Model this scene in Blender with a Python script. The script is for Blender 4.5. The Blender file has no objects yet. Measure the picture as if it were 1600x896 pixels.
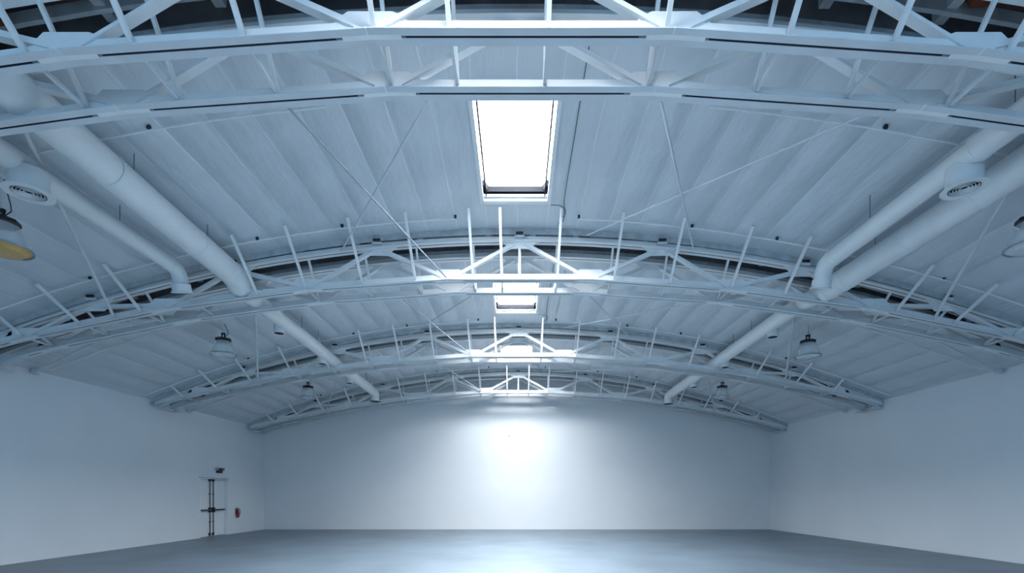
import bpy, math, random
from mathutils import Vector, Matrix, noise
random.seed(7)
S = bpy.context.scene
COL = S.collection
# ------------------------------------------------------------------ dimensions (metres; x right, y away, z up)
HW = 11.73            # half width of the hall
YB = 23.75            # back wall
YF = -9.5             # open end behind the viewer
CX = 0.05
def zc(x): return 7.10 - 0.0176*x*x          # underside of the ceiling sheets
def zt(x): return 6.83 - 0.0167*(x-CX)**2    # underside of top chord
BN = [-11.66,-10.27,-7.33,-4.40,-1.467,1.467,4.40,7.33,10.27,11.66]
def zbn(x): return 6.03 - 0.0117*(x*x-2.15)
def zb(x):                                    # underside of bottom chord: straight between panel points
    x -= CX
    x = max(BN[0], min(BN[-1], x))
    for a,b in zip(BN[:-1],BN[1:]):
        if x <= b+1e-6:
            t=(x-a)/(b-a); return zbn(a)*(1-t)+zbn(b)*t
    return zbn(BN[-1])
FRONT = [4.95,10.60,16.45,22.30]; GAP=0.70

# ------------------------------------------------------------------ materials
def mat(name, col, rough=.5, metal=0, noise_scale=None, noise_amt=.08, bump=None, spec=None, col2=None):
    m=bpy.data.materials.new(name); m.use_nodes=True
    nt=m.node_tree; b=nt.nodes['Principled BSDF']
    b.inputs['Base Color'].default_value=(*col,1); b.inputs['Roughness'].default_value=rough
    b.inputs['Metallic'].default_value=metal
    if spec is not None: b.inputs['Specular IOR Level'].default_value=spec
    if noise_scale:
        tc=nt.nodes.new('ShaderNodeTexCoord'); n=nt.nodes.new('ShaderNodeTexNoise')
        n.inputs['Scale'].default_value=noise_scale; n.inputs['Detail'].default_value=6
        nt.links.new(tc.outputs['Object'],n.inputs['Vector'])
        r=nt.nodes.new('ShaderNodeValToRGB'); r.color_ramp.elements[0].position=.3; r.color_ramp.elements[1].position=.7
        lo=col2 if col2 else tuple(c*(1-noise_amt) for c in col)
        r.color_ramp.elements[0].color=(*lo,1); r.color_ramp.elements[1].color=(*tuple(min(1,c*(1+noise_amt*.4)) for c in col),1)
        nt.links.new(n.outputs['Fac'],r.inputs['Fac']); nt.links.new(r.outputs['Color'],b.inputs['Base Color'])
        if bump:
            bp=nt.nodes.new('ShaderNodeBump'); bp.inputs['Strength'].default_value=bump[0]; bp.inputs['Distance'].default_value=bump[1]
            n2=nt.nodes.new('ShaderNodeTexNoise'); n2.inputs['Scale'].default_value=bump[2]; n2.inputs['Detail'].default_value=4
            mp=nt.nodes.new('ShaderNodeMapping'); mp.inputs['Scale'].default_value=bump[3] if len(bump)>3 else (1,1,1)
            nt.links.new(tc.outputs['Object'],mp.inputs['Vector']); nt.links.new(mp.outputs['Vector'],n2.inputs['Vector'])
            nt.links.new(n2.outputs['Fac'],bp.inputs['Height']); nt.links.new(bp.outputs['Normal'],b.inputs['Normal'])
    return m
M={}
M['wall']=mat('wall_paint',(.73,.78,.82),.75,noise_scale=.35,noise_amt=.05)
M['back']=mat('back_wall_paint',(.77,.795,.815),.7,noise_scale=.35,noise_amt=.04)
M['floor']=mat('sealed_concrete',(.125,.17,.21),.42,noise_scale=.8,noise_amt=.22,bump=(.06,.02,3.0))
M['sheet']=mat('white_faced_insulation',(.61,.675,.73),.40,noise_scale=1.3,noise_amt=.07,bump=(.7,.08,2.0,(1.5,.4,1)))
def add_seams(m,pitch=.61):
    # paler overlap seams between neighbouring sheets, wandering and broken up by noise
    nt=m.node_tree; N=nt.nodes.new; L=nt.links.new; b=nt.nodes['Principled BSDF']
    tc=N('ShaderNodeTexCoord'); sp=N('ShaderNodeSeparateXYZ'); L(tc.outputs['Object'],sp.inputs[0])
    n=N('ShaderNodeTexNoise'); n.inputs['Scale'].default_value=.9; L(tc.outputs['Object'],n.inputs['Vector'])
    def mt(op,a,bv=None):
        q=N('ShaderNodeMath'); q.operation=op
        for i,v in enumerate((a,bv)):
            if v is None: continue
            if isinstance(v,(int,float)): q.inputs[i].default_value=v
            else: L(v,q.inputs[i])
        return q.outputs[0]
    x=mt('ADD',sp.outputs['X'],mt('MULTIPLY',mt('SUBTRACT',n.outputs['Fac'],.5),.10))
    f=mt('ABSOLUTE',mt('SUBTRACT',mt('FRACT',mt('ADD',mt('DIVIDE',x,pitch),.5)),.5))
    line=mt('LESS_THAN',f,.016)
    n2=N('ShaderNodeTexNoise'); n2.inputs['Scale'].default_value=1.7; L(tc.outputs['Object'],n2.inputs['Vector'])
    k=mt('MULTIPLY',line,mt('MULTIPLY',n2.outputs['Fac'],.65))
    mx=N('ShaderNodeMix'); mx.data_type='RGBA'; src=b.inputs['Base Color'].links[0].from_socket
    L(k,mx.inputs[0]); L(src,mx.inputs[6]); mx.inputs[7].default_value=(.93,.96,1,1); L(mx.outputs[2],b.inputs['Base Color'])
add_seams(M['sheet'])
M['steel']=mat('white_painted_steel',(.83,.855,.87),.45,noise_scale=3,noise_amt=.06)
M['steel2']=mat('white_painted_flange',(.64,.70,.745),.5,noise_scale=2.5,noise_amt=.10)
M['duct']=mat('white_painted_duct',(.76,.80,.82),.5,noise_scale=1.2,noise_amt=.06,bump=(.15,.02,4))
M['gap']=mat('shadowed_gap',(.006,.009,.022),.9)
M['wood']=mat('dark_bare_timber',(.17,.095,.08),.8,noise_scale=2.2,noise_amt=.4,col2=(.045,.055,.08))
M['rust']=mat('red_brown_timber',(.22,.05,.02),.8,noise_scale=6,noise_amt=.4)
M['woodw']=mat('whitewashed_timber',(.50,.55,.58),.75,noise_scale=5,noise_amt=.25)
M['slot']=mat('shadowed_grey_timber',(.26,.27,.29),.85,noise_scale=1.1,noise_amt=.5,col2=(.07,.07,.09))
M['black']=mat('black_metal',(.012,.013,.02),.45)
M['navy']=mat('dark_slot',(.03,.035,.06),.7)
M['grey']=mat('grey_metal',(.28,.33,.38),.4,.3,noise_scale=4,noise_amt=.1)
M['door']=mat('door_paint',(.78,.82,.84),.45,noise_scale=1,noise_amt=.03)
M['red']=mat('red_enamel',(.24,.012,.02),.35)
M['dkgrey']=mat('dark_grey_metal',(.004,.0045,.006),.9,spec=.03)
M['amber']=mat('amber_lens',(.60,.38,.12),.3,noise_scale=5,noise_amt=.2)
M['cable']=mat('grey_cable',(.10,.13,.16),.6)
def glassy():
    m=bpy.data.materials.new('ribbed_clear_reflector'); m.use_nodes=True; nt=m.node_tree
    b=nt.nodes['Principled BSDF']; b.inputs['Base Color'].default_value=(.82,.87,.9,1)
    b.inputs['Roughness'].default_value=.2; b.inputs['Alpha'].default_value=.30
    return m
M['glass']=glassy()
def emis(name,col,s):
    m=bpy.data.materials.new(name); m.use_nodes=True; b=m.node_tree.nodes['Principled BSDF']
    b.inputs['Base Color'].default_value=(.9,.95,1,1)
    b.inputs['Emission Color'].default_value=(*col,1); b.inputs['Emission Strength'].default_value=s
    return m
M['sky']=emis('daylit_diffusing_pane',(.93,.97,1.0),9.0)

# ------------------------------------------------------------------ mesh helpers
class MB:
    def __init__(s): s.v=[]; s.f=[]; s.smooth=False
    def add(s,vs,fs):
        o=len(s.v); s.v+= [Vector(v) for v in vs]; s.f+=[tuple(i+o for i in f) for f in fs]; return s
    def box(s,x0,x1,y0,y1,z0,z1):
        return s.add([(x0,y0,z0),(x1,y0,z0),(x1,y1,z0),(x0,y1,z0),(x0,y0,z1),(x1,y0,z1),(x1,y1,z1),(x0,y1,z1)],
            [(0,3,2,1),(4,5,6,7),(0,1,5,4),(1,2,6,5),(2,3,7,6),(3,0,4,7)])
    def prism(s,prof,a,b,up=(0,0,1)):
        """extrude closed 2D profile (u sideways, v up) from a to b"""
        a=Vector(a); b=Vector(b); d=(b-a).normalized(); up=Vector(up)
        if abs(d.dot(up))>.98: up=Vector((0,1,0))
        u=d.cross(up).normalized(); w=u.cross(d).normalized()
        n=len(prof); vs=[p+u*q[0]+w*q[1] for p in (a,b) for q in prof]
        fs=[tuple(range(n-1,-1,-1)),tuple(range(n,2*n))]+[(i,(i+1)%n,(i+1)%n+n,i+n) for i in range(n)]
        return s.add(vs,fs)
    def bar(s,a,b,w,h=None,up=(0,0,1)):
        h=h or w
        return s.prism([(-w/2,-h/2),(w/2,-h/2),(w/2,h/2),(-w/2,h/2)],a,b,up)
    def angle(s,a,b,w,t=.008,up=(0,0,1),flip=1):
        """L section"""
        f=flip
        return s.prism([(0,0),(f*w,0),(f*w,t),(f*t,t),(f*t,w),(0,w)],a,b,up)
    def tube(s,pts,rads,n=20,cap=True):
        pts=[Vector(p) for p in pts]
        if not isinstance(rads,(list,tuple)): rads=[rads]*len(pts)
        o=len(s.v); prev=None
        for i,p in enumerate(pts):
            if i==0: d=pts[1]-p
            elif i==len(pts)-1: d=p-pts[i-1]
            else: d=(pts[i+1]-p).normalized()+(p-pts[i-1]).normalized()
            d.normalize()
            if prev is None:
                r=Vector((0,0,1)) if abs(d.z)<.9 else Vector((1,0,0))
                u=d.cross(r).normalized()
            else:
                u=(prev-d*prev.dot(d)).normalized()
            prev=u; w=d.cross(u)
            for k in range(n):
                a=2*math.pi*k/n; s.v.append(p+(u*math.cos(a)+w*math.sin(a))*rads[i])
        for i in range(len(pts)-1):
            for k in range(n):
                s.f.append((o+i*n+k,o+i*n+(k+1)%n,o+(i+1)*n+(k+1)%n,o+(i+1)*n+k))
        if cap:
            s.f.append(tuple(o+k for k in range(n-1,-1,-1))); m=o+(len(pts)-1)*n; s.f.append(tuple(m+k for k in range(n)))
        return s
    def lathe(s,c,axis,prof,n=28,closed=False):
        """prof: list of (radius, distance along axis)"""
        c=Vector(c); d=Vector(axis).normalized(); r=Vector((1,0,0)) if abs(d.x)<.9 else Vector((0,1,0))
        u=d.cross(r).normalized(); w=d.cross(u); o=len(s.v); m=len(prof)
        for (R,t) in prof:
            for k in range(n):
                a=2*math.pi*k/n; s.v.append(c+d*t+(u*math.cos(a)+w*math.sin(a))*R)
        for i in range(m if closed else m-1):
            j=(i+1)%m
            for k in range(n): s.f.append((o+i*n+k,o+i*n+(k+1)%n,o+j*n+(k+1)%n,o+j*n+k))
        return s
    def sweep_x(s,xs,hf,prof,y,sub=None):
        """profile (dy,dz) carried along x following the height function"""
        o=len(s.v); n=len(prof)
        for x in xs:
            for (a,b) in prof: s.v.append(Vector((x,y+a,hf(x)+b)))
        for i in range(len(xs)-1):
            for k in range(n): s.f.append((o+i*n+k,o+(i+1)*n+k,o+(i+1)*n+(k+1)%n,o+i*n+(k+1)%n))
        s.f.append(tuple(o+k for k in range(n))); m=o+(len(xs)-1)*n; s.f.append(tuple(m+k for k in range(n-1,-1,-1)))
        return s
    def build(s,name,m,parent=None,smooth=False):
        off=parent_world(parent) if parent else Vector((0,0,0))
        if parent is None and s.v:
            lo=Vector([min(v[i] for v in s.v) for i in range(3)]); hi=Vector([max(v[i] for v in s.v) for i in range(3)])
            off=(lo+hi)/2; off.z=lo.z
        me=bpy.data.meshes.new(name); me.from_pydata([tuple(v-off) for v in s.v],[],s.f); me.update()
        me.materials.append(M[m])
        ob=bpy.data.objects.new(name,me); COL.objects.link(ob)
        if parent: ob.parent=parent
        else: ob.location=off
        if smooth:
            for p in me.polygons: p.use_smooth = len(p.vertices)<=4
            me.set_sharp_from_angle(angle=math.radians(38))
        return ob
def parent_world(o):
    v=Vector((0,0,0))
    while o is not None: v+=o.location; o=o.parent
    return v
def tag(o,label=None,cat=None,group=None,kind=None):
    if label: o['label']=label
    if cat: o['category']=cat
    if group: o['group']=group
    if kind: o['kind']=kind
    return o
def thing(name,label,cat,loc,group=None):
    o=bpy.data.objects.new(name,None); o.empty_display_size=.2; COL.objects.link(o); o.location=loc
    return tag(o,label,cat,group)
def struct(o,label,cat): return tag(o,label,cat,kind='structure')

# ------------------------------------------------------------------ shell
struct(MB().box(-HW-.3,HW+.3,YF,YB+.3,-.2,0).build('floor','floor'),'smooth dark blue-grey concrete floor of the empty hall','floor')
# left wall with a recessed double door
DY0,DY1,DH=18.92,20.76,2.25
WT=5.2
m=MB()
m.box(-HW-.3,-HW,YF,DY0,0,WT).box(-HW-.3,-HW,DY1,YB,0,WT).box(-HW-.3,-HW,DY0,DY1,DH,WT)
struct(m.build('wall_left','wall'),'plain white left wall with the double door in it','wall')
struct(MB().box(HW,HW+.3,YF,YB,0,WT).build('wall_right','wall'),'plain white windowless right wall','wall')
# back wall with curved top
m=MB(); xs=[-HW-.3+i*(2*HW+.6)/40 for i in range(41)]
vs=[];fs=[]
for x in xs:
    h=zc(x)+.55
    vs+= [(x,YB,0),(x,YB,h),(x,YB+.3,h),(x,YB+.3,0)]
for i in range(40):
    for k in range(4): fs.append((4*i+k,4*i+(k+1)%4,4*i+4+(k+1)%4,4*i+4+k))
fs+=[(0,3,2,1),(160,161,162,163)]
m.add(vs,fs); struct(m.build('wall_back','back'),'tall plain white end wall with a bright daylight glow','wall')
# rear end behind the viewer: low wall pieces left and right of an opening added to let fill light in
m=MB().box(-HW-.3,-6,YF-.3,YF,0,7.6).box(6,HW+.3,YF-.3,YF,0,7.6)
struct(m.build('wall_front','wall'),'white end wall beside an added light opening behind the viewpoint','wall')

# ------------------------------------------------------------------ ceiling sheets, one mesh per bay
SKX=-.03; SKH=.60
def smooth(t): t=max(0,min(1,t)); return t*t*(3-2*t)
def ceiling_bay(y0,y1,sky,idx,label):
    cell=.61; sub=8; n=20
    xs=sorted(set([round(i*cell/sub,4) for i in range(-n*sub,n*sub+1) if abs(i*cell/sub)<HW+.12]+[-HW-.12,HW+.12]))
    ny=max(6,int((y1-y0)/.16)); ys=[y0+(y1-y0)*j/ny for j in range(ny+1)]
    if sky:
        ys=[y for y in ys if min(abs(y-sky[0]),abs(y-sky[1]))>.06]+[sky[0],sky[1]]; ys.sort()
        xs=[x for x in xs if min(abs(x-(SKX-SKH)),abs(x-(SKX+SKH)))>.02]+[SKX-SKH,SKX+SKH]; xs.sort()
    vs=[]; 
    for y in ys:
        e=smooth((y-y0)/.8)*smooth((y1-y)/.9)
        for x in xs:
            c=math.floor(x/cell); f=(x/cell-c)
            r=random.Random(c*31+idx*7).random()
            prof=math.sin(math.pi*f)**.9 if 0<f<1 else 0
            sag=(.045+.035*r)*prof*(.25+.75*e)
            # slight skew wander of the seams and soft wrinkles
            w=noise.noise(Vector((x*.8,y*.35,idx*3.1)))*.026+noise.noise(Vector((x*3,y*.9,idx)))*.007*e
            near=1.0
            if sky: 
                dx=abs(x-SKX)-SKH; near=smooth((max(dx,0))/.5) if sky[0]-.5<y<sky[1]+.5 else 1
                if abs(x-SKX)<=1.15 : near=min(near,.15)
            vs.append((x,y,zc(x)-sag*near+w*near*.8))
    fs=[]; nx=len(xs)
    for j in range(len(ys)-1):
        for i in range(nx-1):
            if sky:
                xm=(xs[i]+xs[i+1])/2; ym=(ys[j]+ys[j+1])/2
                if abs(xm-SKX)<SKH and sky[0]<ym<sky[1]: continue
            fs.append((j*nx+i,j*nx+i+1,(j+1)*nx+i+1,(j+1)*nx+i))
    o=MB().add(vs,fs).build('ceiling','sheet',smooth=True)
    struct(o,label,'ceiling')
sky_spans=[]
bays=[(YF,-.95),(-.15,FRONT[0]-.06)]+[(FRONT[i]+GAP+.16,FRONT[i+1]-.06) for i in range(3)]
for i,(a,b) in enumerate(bays):
    if i==0: sp=(-4.9,-2.4)
    elif i==1: sp=(1.15,3.65)
    else: sp=([4.8,10.6,16.45][i-2]+2.2,[4.8,10.6,16.45][i-2]+4.68)
    sky_spans.append(sp)
    lab=['draped white insulation sheets of the bay behind the viewpoint','draped white insulation sheets of the bay overhead',
         'draped white insulation sheets between the nearest and second truss pair','draped white insulation sheets between the second and third truss pair',
         'draped white insulation sheets between the third and farthest truss pair'][i]
    ceiling_bay(a,b,sp,i,lab)
struct(MB().sweep_x([-HW+.58*i*.9 if False else -HW-.1+i*(2*HW+.2)/40 for i in range(41)],zc,[(0,0),(.75,0),(.75,.05),(0,.05)],FRONT[3]+GAP+.1).build('ceiling','sheet'),'narrow ceiling strip between the farthest truss pair and end wall','ceiling')

# outer roof skin (keeps daylight out)
xs=[-HW-.3+i*(2*HW+.6)/40 for i in range(41)]
def holes_ok(x0,x1,y0,y1): return True
m=MB(); ylist=[YF]; 
for sp in sky_spans: ylist+= [sp[0]-.02,sp[1]+.02]
ylist.append(YB+.3); xl=[x for x in xs if abs(x-SKX)>SKH+.1]+[SKX-SKH-.02,SKX+SKH+.02]; xl.sort()
vs=[(x,y,zc(x)+.5) for y in ylist for x in xl]; fs=[]
for j in range(len(ylist)-1):
    for i in range(len(xl)-1):
        if j%2==1 and abs((xl[i]+xl[i+1])/2-SKX)<SKH: continue
        a=j*len(xl)+i; fs.append((a,a+1,a+1+len(xl),a+len(xl)))
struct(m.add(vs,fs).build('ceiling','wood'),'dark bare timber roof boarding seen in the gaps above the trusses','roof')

# ------------------------------------------------------------------ skylights
sk_lab=['bright rectangular skylight behind the viewpoint','bright rectangular skylight straight overhead',
 'large bright skylight between the nearest and second truss pair','smaller-looking bright skylight between the second and third truss pair',
 'far skylight glowing above the third truss pair']
for i,(a,b) in enumerate(sky_spans):
    t=thing('skylight',sk_lab[i],'skylight',(SKX,(a+b)/2,7.1),'skylights along the middle of the roof')
    x0,x1=SKX-SKH,SKX+SKH; top=7.54
    c=MB().box(x0-.02,x0,a,b,7.06,top).box(x1,x1+.02,a,b,7.06,top).box(x0,x1,a-.02,a,7.06,top).box(x0,x1,b,b+.02,7.06,top)
    c.build('curb','steel2',t)
    f=MB(); w=.05
    f.box(x0-w,x0+.015,a-w,b+w,7.03,7.075).box(x1-.015,x1+w,a-w,b+w,7.03,7.075).box(x0,x1,a-w,a+.015,7.03,7.075).box(x0,x1,b-.03,b+w+.03,7.03,7.075)
    f.build('frame','steel',t)
    g=MB().box(x0+.05,x0+.075,a+.02,b-.02,7.10,7.14).box(x1-.075,x1-.05,a+.02,b-.02,7.10,7.14)
    g.build('side_rail','dkgrey',t)
    MB().box(x0,x1,a,b,7.50,7.53).build('pane','sky',t)
    MB().bar((x0,b-.13,7.17),(x1,b-.13,7.17),.09,.10).bar((x0+.02,b-.30,7.2),(x0+.1,b-.1,7.2),.05,.1).bar((x1-.1,b-.1,7.2),(x1-.02,b-.30,7.2),.05,.1).build('shade_roller','dkgrey',t)
    MB().tube([(x0,b-.035,7.10),(x1,b-.035,7.10)],.028,10).build('pull_bar','grey',t,True)
    MB().box(x0+.05,x1-.05,b-.52,b-.505,7.3,7.315).build('hem_bar','steel',t)
    l=bpy.data.lights.new('daylight','AREA'); l.shape='RECTANGLE'; l.size=1.1; l.size_y=2.4
    l.energy=[450,850,1200,1350,720][i]; l.color=(.97,.985,1.0); l.spread=math.radians([150,150,150,165,180][i])
    lo=bpy.data.objects.new('daylight',l); COL.objects.link(lo); lo.location=(SKX,(a+b)/2,7.49)

# ------------------------------------------------------------------ trusses
KX=[[-10.2,-9.1,-8.0,-6.9,-5.8,-4.7,-3.68,-2.62,-1.37,-.65,.3,1.43,2.6,3.6,4.7,5.8,6.9,8.0,9.1,10.2],
    [-10.2,-9.0,-7.74,-6.65,-5.35,-4.35,-3.18,-2.1,-.91,-.32,.83,2.0,3.14,4.41,5.5,6.65,7.8,9.0,10.25],
    [-10.7,-9.6,-8.5,-7.2,-6.0,-4.8,-3.75,-2.65,-1.5,-.68,.78,1.9,3.1,4.2,5.5,6.6,7.65,8.9,10.1],
    [-10.6,-9.5,-8.4,-7.2,-6.1,-5.0,-3.85,-2.7,-1.6,-.43,.5,1.35,2.5,3.6,4.7,5.8,7.0,8.1,9.2,10.3]]
TN=[-8.80,-5.87,-2.93,0,2.93,5.87,8.80]
pair_name=['nearest','second','third','farthest']
def frange(a,b,step):
    n=max(1,int(round((b-a)/step))); return [a+(b-a)*i/n for i in range(n+1)]
def make_truss(p,y,front):
    pos='front' if front else 'rear'
    desc={(0,True):'white steel bowstring roof truss nearest the viewer, crossing the top edge of the view',
          (0,False):'white steel bowstring roof truss just behind the nearest one, second chord from the top',
          (1,True):'white steel bowstring roof truss just beyond the large skylight, front of its pair',
          (1,False):'white steel bowstring roof truss close behind the one beyond the large skylight',
          (2,True):'white steel bowstring roof truss beyond the second skylight, front of its pair',
          (2,False):'white steel bowstring roof truss close behind the one beyond the second skylight',
          (3,True):'small-looking white roof truss near the end wall, front of the farthest pair',
          (3,False):'white roof truss right in front of the end wall, rear of the farthest pair'}[(p,front)]
    t=thing('roof_truss',desc,'roof truss',(CX,y,4.45),'white bowstring roof trusses in pairs')
    xe=[CX+x for x in BN]
    L=.086; V=.135; T=.009; g=.014
    fprof=[(-g-L,0),(-g,0),(-g,V),(-g-T,V),(-g-T,T),(-g-L,T)]
    rprof=[(g+L,0),(g+L,T),(g+T,T),(g+T,V),(g,V),(g,0)]
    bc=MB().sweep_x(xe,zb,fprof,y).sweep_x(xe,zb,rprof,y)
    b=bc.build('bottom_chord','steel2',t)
    # upright leg faces in paler steel: skylight brightness painted over the darker chord
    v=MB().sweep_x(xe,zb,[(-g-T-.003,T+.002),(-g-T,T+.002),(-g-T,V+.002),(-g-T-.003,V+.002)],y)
    v.build('chord_lit_face','steel',b)
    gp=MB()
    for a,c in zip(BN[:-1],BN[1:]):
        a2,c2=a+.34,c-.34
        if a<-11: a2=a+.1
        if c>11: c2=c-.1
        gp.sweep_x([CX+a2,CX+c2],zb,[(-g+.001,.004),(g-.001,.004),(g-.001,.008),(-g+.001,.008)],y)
    gp.build('gap_shade_strip','gap',b)  # dark strips standing in for the shade inside the bottom chord slot
    # top chord
    xt=frange(CX-11.6,CX+11.6,.6)
    tf=[(-g-L,0),(-g,0),(-g,.12),(-g-T,.12),(-g-T,T),(-g-L,T)]
    tr=[(g+L,0),(g+L,T),(g+T,T),(g+T,.12),(g,.12),(g,0)]
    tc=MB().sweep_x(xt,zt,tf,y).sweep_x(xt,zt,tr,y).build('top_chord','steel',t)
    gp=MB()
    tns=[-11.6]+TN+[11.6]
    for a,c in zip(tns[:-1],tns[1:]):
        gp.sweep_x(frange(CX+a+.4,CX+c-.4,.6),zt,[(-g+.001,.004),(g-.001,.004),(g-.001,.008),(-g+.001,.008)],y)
    gp.build('gap_shade_strip','gap',tc)  # top chord slot: its shade put in as dark strips
    # gusset plates
    for bx in BN[1:-1]:
        x=CX+bx; hh=.24; m=MB()
        w=.40
        P=[(x-w,zb(x-w)+.1),(x+w,zb(x+w)+.1),(x+w*.85,zb(x+w*.85)+.17),(x+w*.55,zb(x)+hh),(x-w*.55,zb(x)+hh),(x-w*.85,zb(x-w*.85)+.17)]
        n=len(P); vs=[(q[0],y-g+.002,q[1]) for q in P]+[(q[0],y+g-.002,q[1]) for q in P]
        m.add(vs,[tuple(range(n)),tuple(range(2*n-1,n-1,-1))]+[(i,i+n,(i+1)%n+n,(i+1)%n) for i in range(n)])
        # splice plates under the flanges and at the kink
        m.sweep_x([x-.27,x,x+.30],lambda q:zb(q)-.004,[(-g-.012,0),(g+.012,0),(g+.012,.006),(-g-.012,.006)],y)
        m.bar((x-.02,y-g-L-.004,zb(x)+.004),(x-.02,y-g-.01,zb(x)+.004),.012,.02)
        m.build('gusset_plate','steel',t)
    for bx in TN:
        x=CX+bx; m=MB(); hh=.16; w=.42
        P=[(x-w,zt(x-w)+.06),(x-w*.5,zt(x)-hh*.8),(x+w*.5,zt(x)-hh*.8),(x+w,zt(x+w)+.06)]
        n=4; vs=[(q[0],y-g+.002,q[1]) for q in P]+[(q[0],y+g-.002,q[1]) for q in P]
        m.add(vs,[(0,1,2,3),(7,6,5,4)]+[(i,i+n,(i+1)%n+n,(i+1)%n) for i in range(n)])
        m.sweep_x([x-.3,x+.3],lambda q:zt(q)-.006,[(-g-.04,0),(g+.04,0),(g+.04,.006),(-g-.04,.006)],y)
        m.build('gusset_plate','steel',t)
        if front:
            MB().box(x-.075,x+.075,y-.13,y-.105,zt(x)+.125,zt(x)+.165).build('roof_clip','black',t)
            MB().box(x-.10,x+.10,y-.104,y-.05,zt(x)+.075,zt(x)+.105).build('clip_plate','steel',t)
    # diagonals
    bn=BN[1:-1]
    for i,bx in enumerate(bn):
        for txx in ([TN[i-1]] if i>0 else [])+([TN[i]] if i<7 else []):
            a=Vector((CX+bx+(txx-bx)*.09,y,zb(CX+bx)+.10)); c=Vector((CX+txx-(txx-bx)*.08,y,zt(CX+txx)-.03))
            dd=(c-a).normalized()
            m=MB(); sgn=1 if txx>bx else -1
            m.prism([(-.05,-.042),(.05,-.042),(.05,-.034),(.009,-.034),(.009,.042),(-.009,.042),(-.009,-.034),(-.05,-.034)],a,c)
            m.build('diagonal','steel',t)
    if front and p in (1,3): MB().bar((CX,y,zb(CX)+.1),(CX,y,zt(CX)),.05).build('post','steel',t)
    # end bearing plates at the walls
    for sx in (-1,1):
        m=MB(); xa=CX+sx*11.55; xb=CX+sx*10.5
        P=[(xa,4.40),(xb,zb(xb)+.05),(xb,zb(xb)+.26),(xa,zt(xa)+.10)]
        vs=[(q[0],y-g+.002,q[1]) for q in P]+[(q[0],y+g-.002,q[1]) for q in P]
        m.add(vs,[(0,1,2,3),(7,6,5,4)]+[(i,i+4,(i+1)%4+4,(i+1)%4) for i in range(4)])
        m.box(min(xa-.09,xa+.09)-.2*(sx>0),max(xa-.09,xa+.09)+.2*(sx<0),y-.12,y+.12,4.36,4.39)
        m.build('end_plate','steel2',t)
    # braces
    for k,x in enumerate(KX[p]):
        h=zb(x)
        if front:
            if p==1 and -.5<x<-.2: L2=1.0
            yy=y-1.02; zz=zc(x)-.12
            if abs(x)>9.8: yy=y-.6; 
            if p==1 and 6.2<abs(x)<7.1: continue     # the duct takes this place
            m=MB().bar((x,y-.06,h+.05),(x*1.0,yy,zz),.045,.045)
            m.build('kicker_brace','steel',t)
        else:
            yf=y-GAP
            MB().bar((x,yf+.05,h+.04),(x,y-.05,h+.04),.03,.035).build('tie_bar','steel2',t)
            if 5.0<abs(x)<7.0: continue               # ducts run through here
            if abs(x)<10.3:
                MB().bar((x,y-.05,h+.06),(x,yf+.06,zt(x)+.03),.04,.04).build('cross_brace','steel',t)
    return t
for p,y in enumerate(FRONT):
    make_truss(p,y,True); make_truss(p,y+GAP,False)

# ------------------------------------------------------------------ bare roof strips above each pair
for p,y in enumerate(FRONT):
    t=thing('roof_slot',f'dark open timber roof slot above the {pair_name[p]} truss pair','roof slot',(0,y+.35,4.9),'open timber roof slots above the truss pairs')
    ya,yb=y-.05,y+GAP+.15
    xs=frange(-HW,HW,.8)
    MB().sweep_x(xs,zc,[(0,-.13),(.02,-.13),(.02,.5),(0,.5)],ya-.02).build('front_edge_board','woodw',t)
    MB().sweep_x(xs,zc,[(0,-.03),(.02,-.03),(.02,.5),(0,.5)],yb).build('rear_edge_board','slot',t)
    MB().sweep_x(xs,zc,[(0,.14),(.05,.14),(.05,.26),(0,.26)],ya+.22).build('purlin','woodw',t)
    MB().sweep_x(xs,zc,[(0,.02),(.05,.02),(.05,.15),(0,.15)],ya+.55).build('purlin','woodw',t)
    rr=random.Random(p)
    k=0; x=-10.9
    while x<11:
        MB().box(x-.06,x+.06,ya+.02,yb-.16,zc(x)+.06,zc(x)+.20).build('joist','woodw',t)
        if k%2==0:
            MB().box(x+.12,x+.3,ya+.3,ya+.5,zc(x)+.02,zc(x)+.2).build('blocking','rust',t)
        x+=.9+rr.random()*.7; k+=1
    # rear truss carries a bare timber plate above its top chord
    MB().sweep_x(xs,zt,[(0,.12),(.04,.12),(.04,.215),(0,.215)],y+GAP+.02).build('wall_plate','woodw',t)

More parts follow.
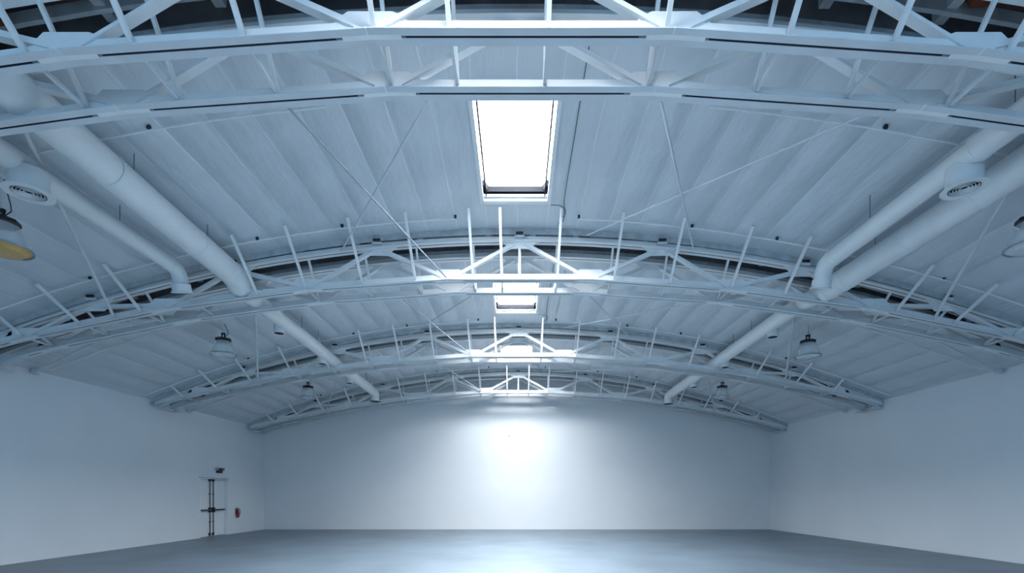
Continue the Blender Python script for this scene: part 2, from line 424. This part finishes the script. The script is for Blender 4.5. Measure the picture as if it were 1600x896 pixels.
# ------------------------------------------------------------------ ducts
def curve(pts,n=8):
    """Catmull-Rom through pts with straight long runs kept straight by doubled control points"""
    P=[Vector(p) for p in pts]; out=[]
    P=[P[0]*2-P[1]]+P+[P[-1]*2-P[-2]]
    for i in range(1,len(P)-2):
        for k in range(n):
            t=k/n; a,b,c,d=P[i-1],P[i],P[i+1],P[i+2]
            out.append(.5*((2*b)+(-a+c)*t+(2*a-5*b+4*c-d)*t*t+(-a+3*b-3*c+d)*t**3))
    out.append(P[-2]); return out
def round_corner(a,b,c,r=.35,n=6):
    a,b,c=Vector(a),Vector(b),Vector(c); p=b+(a-b).normalized()*r; q=b+(c-b).normalized()*r
    return [p*(1-t)**2+b*2*t*(1-t)+q*t*t for t in [i/n for i in range(n+1)]]
def diffuser(parent,top,face,R,flange,louvre=True):
    """short collar from the duct to a round louvred face"""
    top=Vector(top); face=Vector(face); d=(face-top).normalized(); Ln=(face-top).length
    c=MB().lathe(top,d,[(R,0),(R,Ln-.03),(R+.012,Ln-.03),(R+.012,Ln-.015),(flange,Ln-.006),(flange,Ln),(R*.86,Ln),(R*.86,Ln-.05)],28)
    o=c.build('outlet_collar','duct',parent,True)
    q=.05 if louvre else .006
    MB().lathe(top,d,[(R*.87,Ln-q),(.001,Ln-q)],28).build('dark_throat','gap',o)
    if louvre:
        m=MB()
        for q in (.72,.56,.40,.24):
            m.lathe(top,d,[(R*q,Ln-.03),(R*(q+.05),Ln-.006),(R*(q+.035),Ln-.003),(R*(q-.01),Ln-.028)],24,closed=True)
        m.build('louvre_rings','duct',o,True)
    return o
def seam(parent,c,axis,R):
    return MB().lathe(c,axis,[(R,-.02),(R+.010,-.014),(R+.010,.014),(R,.02)],24).build('seam_band','duct',parent,True)
def wires(parent,pts,R):
    for (x,y,z) in pts:
        MB().tube([(x,y,z+R-.005),(x,y,zc(x)-.02)],.006,6).build('hanger_wire','cable',parent)

def main_duct(sx,label):
    if sx<0:
        A=[(-8.2,4.55,6.0),(-5.43,5.3,6.02)]; near=(-5.45,5.5,6.0); far=(-5.66,10.1,6.0); p2=(-5.74,11.1,5.88); end2=(-5.97,21.25,5.9); bx=-.28
    else:
        near=(6.62,2.2,5.86); far=(6.42,9.9,5.83); p2=(6.26,11.2,5.83); end2=(6.46,21.6,5.86); bx=.27
    t=thing('air_duct',label,'air duct',(near[0],10,5.4),'long round main air ducts')
    R=.228 if sx<0 else .218; r=.172
    if sx<0:
        mid=round_corner((-9.5,4.1,5.95),(-5.45,5.15,6.0),far,.45,8)
        pts=[Vector((-9.5,4.1,5.95))]+mid+[Vector(far)]
    else: pts=[Vector(near),Vector(far)]
    MB().tube(pts,R,32).build('duct_pipe','duct',t,True)
    # gored elbow that steps down and narrows
    f=Vector(far); q=Vector(p2)
    if sx<0:
        el=[f,f+Vector((-.005,.16,-.02)),f+Vector((-.02,.36,-.09)),f+Vector((-.045,.62,-.15)),q]
        rr=[R,R*1.0,R*.98,R*.9,r]
    else:
        el=[f,f+Vector((-.02,.2,-.01)),f+Vector((-.08,.45,-.05)),f+Vector((-.12,.8,-.04)),q]; rr=[R,R,R*.97,R*.9,r]
    e=MB().tube(el,rr,32).build('elbow','duct',t,True)
    for i in (0,1,2,3):
        d=(el[i+1]-el[i]); seam(e,el[i],d,rr[i])
    MB().tube([q,Vector(end2)],r,28).build('duct_pipe','duct',t,True)
    d=Vector(end2)-q
    # turned-down end
    e2=Vector(end2)
    ep=round_corner(e2,e2+Vector((0,.28,0)),e2+Vector((0,.28,-.5)),.22,6)
    ep=[e2]+ep+[e2+Vector((0,.28,-.36))]
    e=MB().tube(ep,r,24).build('end_elbow','duct',t,True)
    MB().lathe(ep[-1]+Vector((0,0,.0)),(0,0,-1),[(r,0),(r+.02,0),(r+.02,.012),(r*.8,.012),(.001,.011)],24).build('outlet_face','navy',e)
    for yy in ([12.75,15.75,18.5] if sx<0 else [12.9,16.0,18.95]):
        k=(yy-q.y)/d.y; c=q+d*k
        diffuser(t,c+Vector((bx*.55,0,-.02)),c+Vector((bx*.55,0,-.26)),.135,.16,False)
    seams=([(6.9),(8.9)] if sx<0 else [(5.1),(7.15),(8.4)])
    n=Vector(near); dd=f-n
    for yy in seams:
        k=(yy-n.y)/dd.y; seam(t,n+dd*k,dd,R)
    W=[]
    for yy in ([7.4,9.3] if sx<0 else [3.2,6.1,9.2]):
        k=(yy-n.y)/dd.y; c=n+dd*k; W.append((c.x,c.y,c.z,R))
    for yy in (13.8,15.0,20.2):
        k=(yy-q.y)/d.y; c=q+d*k; W.append((c.x,c.y,c.z,r))
    for (x,y,z,R_) in W: wires(t,[(x,y,z)],R_)
    return t
main_duct(-1,'large white round air duct along the left, elbowed down at the second truss pair')
main_duct(1,'large white round air duct along the right, outer one beside the smaller duct')
def branch_duct(sx,label):
    if sx<0: a=(-6.46,1.6,5.9); j=(-6.47,6.75,5.9); b=(-6.44,9.45,5.9); R1=.16; R2=.135
    else:    a=(5.78,1.6,5.93); j=(5.74,6.35,5.92); b=(5.72,9.25,5.9); R1=.165; R2=.148
    t=thing('air_duct',label,'air duct',(a[0],6,5.5),'smaller round side air ducts')
    MB().tube([a,j],R1,28).build('duct_pipe','duct',t,True)
    b=Vector(b); jv=Vector(j)
    MB().tube([jv,jv+Vector((0,.06,0)),b],[R1,R2,R2],28).build('duct_pipe','duct',t,True)
    seam(t,jv,Vector((0,1,0)),R1)
    ep=[b]+round_corner(b,b+Vector((0,.32,0)),b+Vector((0,.38,-.5)),.26,7)
    d=Vector((0,.10,-.3)).normalized()
    el=MB().tube(ep+[ep[-1]+d*.06],[R2]*(len(ep))+[R2*1.05],28).build('elbow','duct',t,True)
    seam(el,b,Vector((0,1,0)),R2)
    diffuser(t,ep[-1],ep[-1]+d*.16,.165,.195)
    # big louvred outlet under the run
    yo=6.72 if sx<0 else 6.62
    x=a[0]+(.05 if sx<0 else 0)
    diffuser(t,(x,yo,5.85),(x,yo,5.555),.215 if sx<0 else .2,.275 if sx<0 else .25)
    wires(t,[(a[0],3.2,5.9),(j[0],5.9,5.9)],R1); wires(t,[(b.x,8.3,5.9)],R2)
branch_duct(-1,'smaller white round air duct at the far left ending in a turned-down louvred outlet')
branch_duct(1,'smaller white round air duct at the right ending in a turned-down louvred outlet')

# ------------------------------------------------------------------ high bay lamps
def lamp(x,y,h,label,R=.32,amber=False):
    t=thing('high_bay_lamp',label,'lamp',(x,y,h),'high bay lamps hanging from the ceiling')
    MB().lathe((x,y,h),(0,0,1),[(R,0),(R*.97,.03),(R*.88,.11),(R*.77,.20),(R*.68,.28),(R*.60,.33),(R*.58,.33),(R*.66,.27),(R*.86,.10),(R*.95,.03),(R*.985,0)],36).build('reflector','glass',t,True)
    MB().lathe((x,y,h),(0,0,1),[(R*.98,-.012),(R*1.035,-.012),(R*1.035,.012),(R*.98,.012)],36,closed=True).build('rim','grey',t,True)
    MB().lathe((x,y,h),(0,0,1),[(.001,-.075),(R*.45,-.07),(R*.72,-.055),(R*.8,-.02),(R*.97,0),(.001,.0)],36).build('lens','amber' if amber else 'glass',t,True)
    hs=MB()
    s=.19 if amber else .17
    hs.lathe((x,y,h+.33),(0,0,1),[(.001,0),(s,0),(s+.03,.03),(s+.02,.08),(s*.6,.10),(.04,.12),(.001,.12)],8)
    hs.build('ballast_housing','black',t)
    MB().box(x-.045,x-.025,y-.02,y+.02,h+.44,h+.56).box(x+.025,x+.045,y-.02,y+.02,h+.44,h+.56).box(x-.05,x+.05,y-.025,y+.025,h+.52,h+.56).build('hanger_bracket','black',t)
    MB().tube([(x,y,h+.55),(x,y,zc(x)-.01)],.012,8).build('hanger_rod','steel2',t)
    MB().tube([(x+.03,y,h+.45),(x+.10,y+.05,h+.55),(x+.06,y+.08,h+.66),(x+.02,y+.02,zc(x)-.03)],.008,6).build('flex_cord','black',t)
lamp(-7.36,7.3,5.12,'high bay lamp with amber lens, cut by the left edge of the view',.35,True)
lamp(7.36,7.3,5.15,'high bay lamp cut by the right edge of the view')
lamp(-7.63,13.3,5.25,'high bay lamp at the left between the second and third truss pair',.31)
lamp(7.55,13.3,5.2,'high bay lamp at the right between the second and third truss pair',.31)
lamp(-7.80,19.1,5.25,'small-looking high bay lamp at the far left before the last trusses',.29)
lamp(7.65,19.1,5.25,'small-looking high bay lamp at the far right before the last trusses',.29)

# ------------------------------------------------------------------ conduits and long brace rods on the ceiling
bay_name=['between nearest and second truss pairs','between second and third truss pairs','between third and farthest truss pairs']
for b in range(3):
    y_r=FRONT[b]+GAP; y_f=FRONT[b+1]
    for (yy,which) in ((y_r+1.3,'near end'),(y_f-.65,'far end')):
        for sx in (-1,1):
            x0=1.2 if which=='far end' else 2.6; x1=11.5
            t=thing('conduit_pipe',f'thin white pipe on {"left" if sx<0 else "right"} ceiling, {which}, {bay_name[b]}','pipe',(sx*6,yy,5.5),'thin pipes across the ceiling')
            pts=[(sx*x,yy,zc(x)-.11) for x in frange(x0,x1,.6)]
            MB().tube(pts,.013,8).build('pipe','steel',t,True)
            for x in ([x0,3.4,5.05,8.3] if which=='far end' else [5.0,8.1]):
                MB().box(sx*x-.022,sx*x+.022,yy-.022,yy+.022,zc(x)-.09,zc(x)-.035).build('clip','black',t)
    d=FRONT[b]-FRONT[0]; e=y_f
    rods=[((3.86,y_r+.1,5.86),(1.43,e-.1,6.93),.013,'thin brace rod slanting across ceiling right of middle'),
          ((-2.66,y_r+.1,6.05),(-1.45,e-.1,6.06),.013,'thin brace rod slanting left of middle to a joint'),
          ((-5.82,y_r+.03,6.38),(-8.28,e-.1,5.28),.030,'long low brace bar at far left'),
          ((6.23,y_r+.03,6.33),(8.57,e-.1,5.24),.030,'long low brace bar at far right'),
          ((1.62,y_r+.1,6.02),(3.62,e-.1,6.62),.016,'faint brace rod right of skylight'),
          ((-1.00,y_r+.1,6.04),(-3.60,e-.1,6.62),.016,'faint brace rod left of skylight')]
    for (p,q,r,lab) in rods:
        if b==2 and r>.025: r=.02
        o=MB().tube([p,q],r,8).build('brace_rod','grey' if 'to a joint' in lab else 'steel2')
        tag(o,lab+' '+bay_name[b],'brace rod','long brace rods between the truss pairs')
# struts from the rear chords down to the side walls
for p in (1,2):
    for sx in (-1,1):
        y=FRONT[p]+GAP
        m=MB().tube([(sx*9.2,y+.06,zb(9.2)+.02),(sx*11.6,y+1.05,4.58)],.022,8)
        m.box(sx*11.62-.05,sx*11.62+.05,y+1.0,y+1.12,4.52,4.64)
        tag(m.build('wall_strut','steel2'),f'short strut from the {pair_name[p]} truss pair to the {"left" if sx<0 else "right"} wall top','strut','struts to the wall tops')
# grey cables beside the skylights
for b in range(3):
    a,bb=sky_spans[b+2]
    y_r=FRONT[b]+GAP; e=FRONT[b+1]
    z=7.03
    t=thing('electric_cable',f'dark cable along ceiling right of the skylight {bay_name[b]}','cable',(.86,(a+bb)/2,7.0),'cables beside the skylights')
    P=[(.87,y_r+.15,z),(.87,a,z),(.865,bb-.3,z),(.88,bb+.1,z),(.93,bb+.35,z-.02),(.86,bb+.55,z-.02),(.8,bb+.8,z-.04)]
    MB().tube(curve(P,5),.007,6).build('run','cable',t,True)
    MB().tube(curve([(SKX+SKH+.06,bb+.09,z-.01),(.72,bb+.05,z-.03),(.86,bb+.12,z-.03),(.91,bb+.35,z-.05),(.9,bb+.6,z-.05)],5),.009,6).build('loop','cable',t,True)

# ------------------------------------------------------------------ double door in the left wall
t=thing('door_1','white double door with black panic hardware in the left wall','door',(-HW-.12,(DY0+DY1)/2,0)); t['kind']='structure'
xd=-HW-.14; mid=(DY0+DY1)/2
fr=MB().box(-HW-.2,-HW+.012,DY0-.02,DY0+.035,0,DH+.03).box(-HW-.2,-HW+.012,DY1-.035,DY1+.02,0,DH+.03).box(-HW-.2,-HW+.014,DY0+.035,DY1-.035,DH-.035,DH+.03)
fr.build('door_frame','steel',t)
MB().box(-HW-.10,-HW+.024,DY0-.05,DY1+.05,DH-.005,DH+.018).build('drip_strip','grey',t)
for sgn,(a,b) in ((-1,(DY0+.04,mid-.004)),(1,(mid+.004,DY1-.04))):
    lf=MB().box(xd-.045,xd,a,b,.01,DH-.04).build('door_leaf','door',t)
    yr=mid+sgn*.11
    MB().tube([(xd+.035,yr,.10),(xd+.035,yr,DH-.06)],.016,8).build('vertical_rod','black',lf)
    MB().box(xd,xd+.06,yr-.05,yr+.05,DH-.12,DH-.02).build('top_latch','black',lf)
    MB().box(xd,xd+.05,yr-.04,yr+.04,.03,.14).build('bottom_latch','black',lf)
    MB().box(xd,xd+.08,yr-.055,yr+.055,.93,1.12).build('latch_case','black',lf)
    ye=(a+.06) if sgn<0 else (b-.06)
    MB().box(xd+.05,xd+.09,min(yr,ye),max(yr,ye),.995,1.05).build('push_bar','black',lf)
    for zz in (.55,1.62): MB().box(xd,xd+.055,yr-.025,yr+.025,zz,zz+.03).build('rod_guide','black',lf)
struct_back=MB().box(-HW-.34,-HW-.3,DY0-.1,DY1+.1,0,DH+.1).build('trim_1','gap'); struct(struct_back,'dark closing panel behind the double door','panel')
# emergency light
t=thing('emergency_light','black twin-head emergency light above the double door','emergency light',(-HW,20.05,2.5))
MB().box(-HW,-HW+.10,19.95,20.22,2.46,2.66).build('battery_box','black',t)
for s,yy in ((-1,19.88),(1,20.30)):
    hd=MB().lathe((-HW+.06,yy,2.62),(.9,s*.3,-.25),[(.001,-.03),(.035,-.03),(.06,.05),(.062,.06),(.001,.055)],16).build('lamp_head','grey',t,True)
    MB().bar((-HW+.05,yy,2.61),(-HW+.05,20.08,2.61),.02).build('arm','grey',hd)
# extinguisher
t=thing('fire_extinguisher','red fire extinguisher on the left wall right of the door','fire extinguisher',(-HW+.08,21.35,.66))
x,y=-HW+.085,21.35
MB().lathe((x,y,.66),(0,0,1),[(.001,0),(.05,0),(.057,.015),(.057,.24),(.048,.30),(.025,.335),(.02,.35),(.001,.35)],20).build('cylinder','red',t,True)
MB().box(x-.018,x+.018,y-.018,y+.018,1.0,1.04).bar((x,y-.01,1.045),(x+.02,y-.12,1.085),.016).bar((x,y,1.035),(x+.02,y-.11,1.03),.014).build('valve_handle','black',t)
MB().tube(curve([(x,y+.02,1.02),(x+.03,y+.09,1.0),(x+.04,y+.10,.88),(x+.03,y+.075,.76)],5),.012,8).build('hose','black',t,True)
MB().box(-HW,-HW+.03,y-.03,y+.03,.78,1.03).build('wall_bracket','black',t)
# small box on the end wall
tag(MB().box(-.38,-.32,YB-.03,YB,4.3,4.36).build('wall_hook','grey'),'tiny grey fitting high on the end wall','fitting')

# ------------------------------------------------------------------ light
w=bpy.data.worlds.new('world'); S.world=w; w.use_nodes=True
bg=w.node_tree.nodes['Background']; bg.inputs['Color'].default_value=(.34,.66,1.0,1); bg.inputs['Strength'].default_value=1.1
def area(name,loc,rot,sx,sy,e,col):
    l=bpy.data.lights.new(name,'AREA'); l.shape='RECTANGLE'; l.size=sx; l.size_y=sy; l.energy=e; l.color=col
    o=bpy.data.objects.new(name,l); COL.objects.link(o); o.location=loc; o.rotation_euler=rot; return o
# added cool fill light behind the viewpoint, no real source there
area('added_rear_fill',(0,YF+.3,3.2),(math.radians(-90),0,math.radians(180)),11,5.5,480,(.34,.66,1.0))
# ------------------------------------------------------------------ camera
cam=bpy.data.cameras.new('camera'); co=bpy.data.objects.new('camera',cam); COL.objects.link(co)
co.location=(0,0,1.6); co.rotation_euler=(math.radians(90),0,0)
cam.sensor_width=36; cam.lens=18; cam.shift_x=-.005; cam.shift_y=326/1600; cam.clip_end=200
S.camera=co
S.view_settings.view_transform='Standard'; S.view_settings.look='None'; S.view_settings.exposure=0
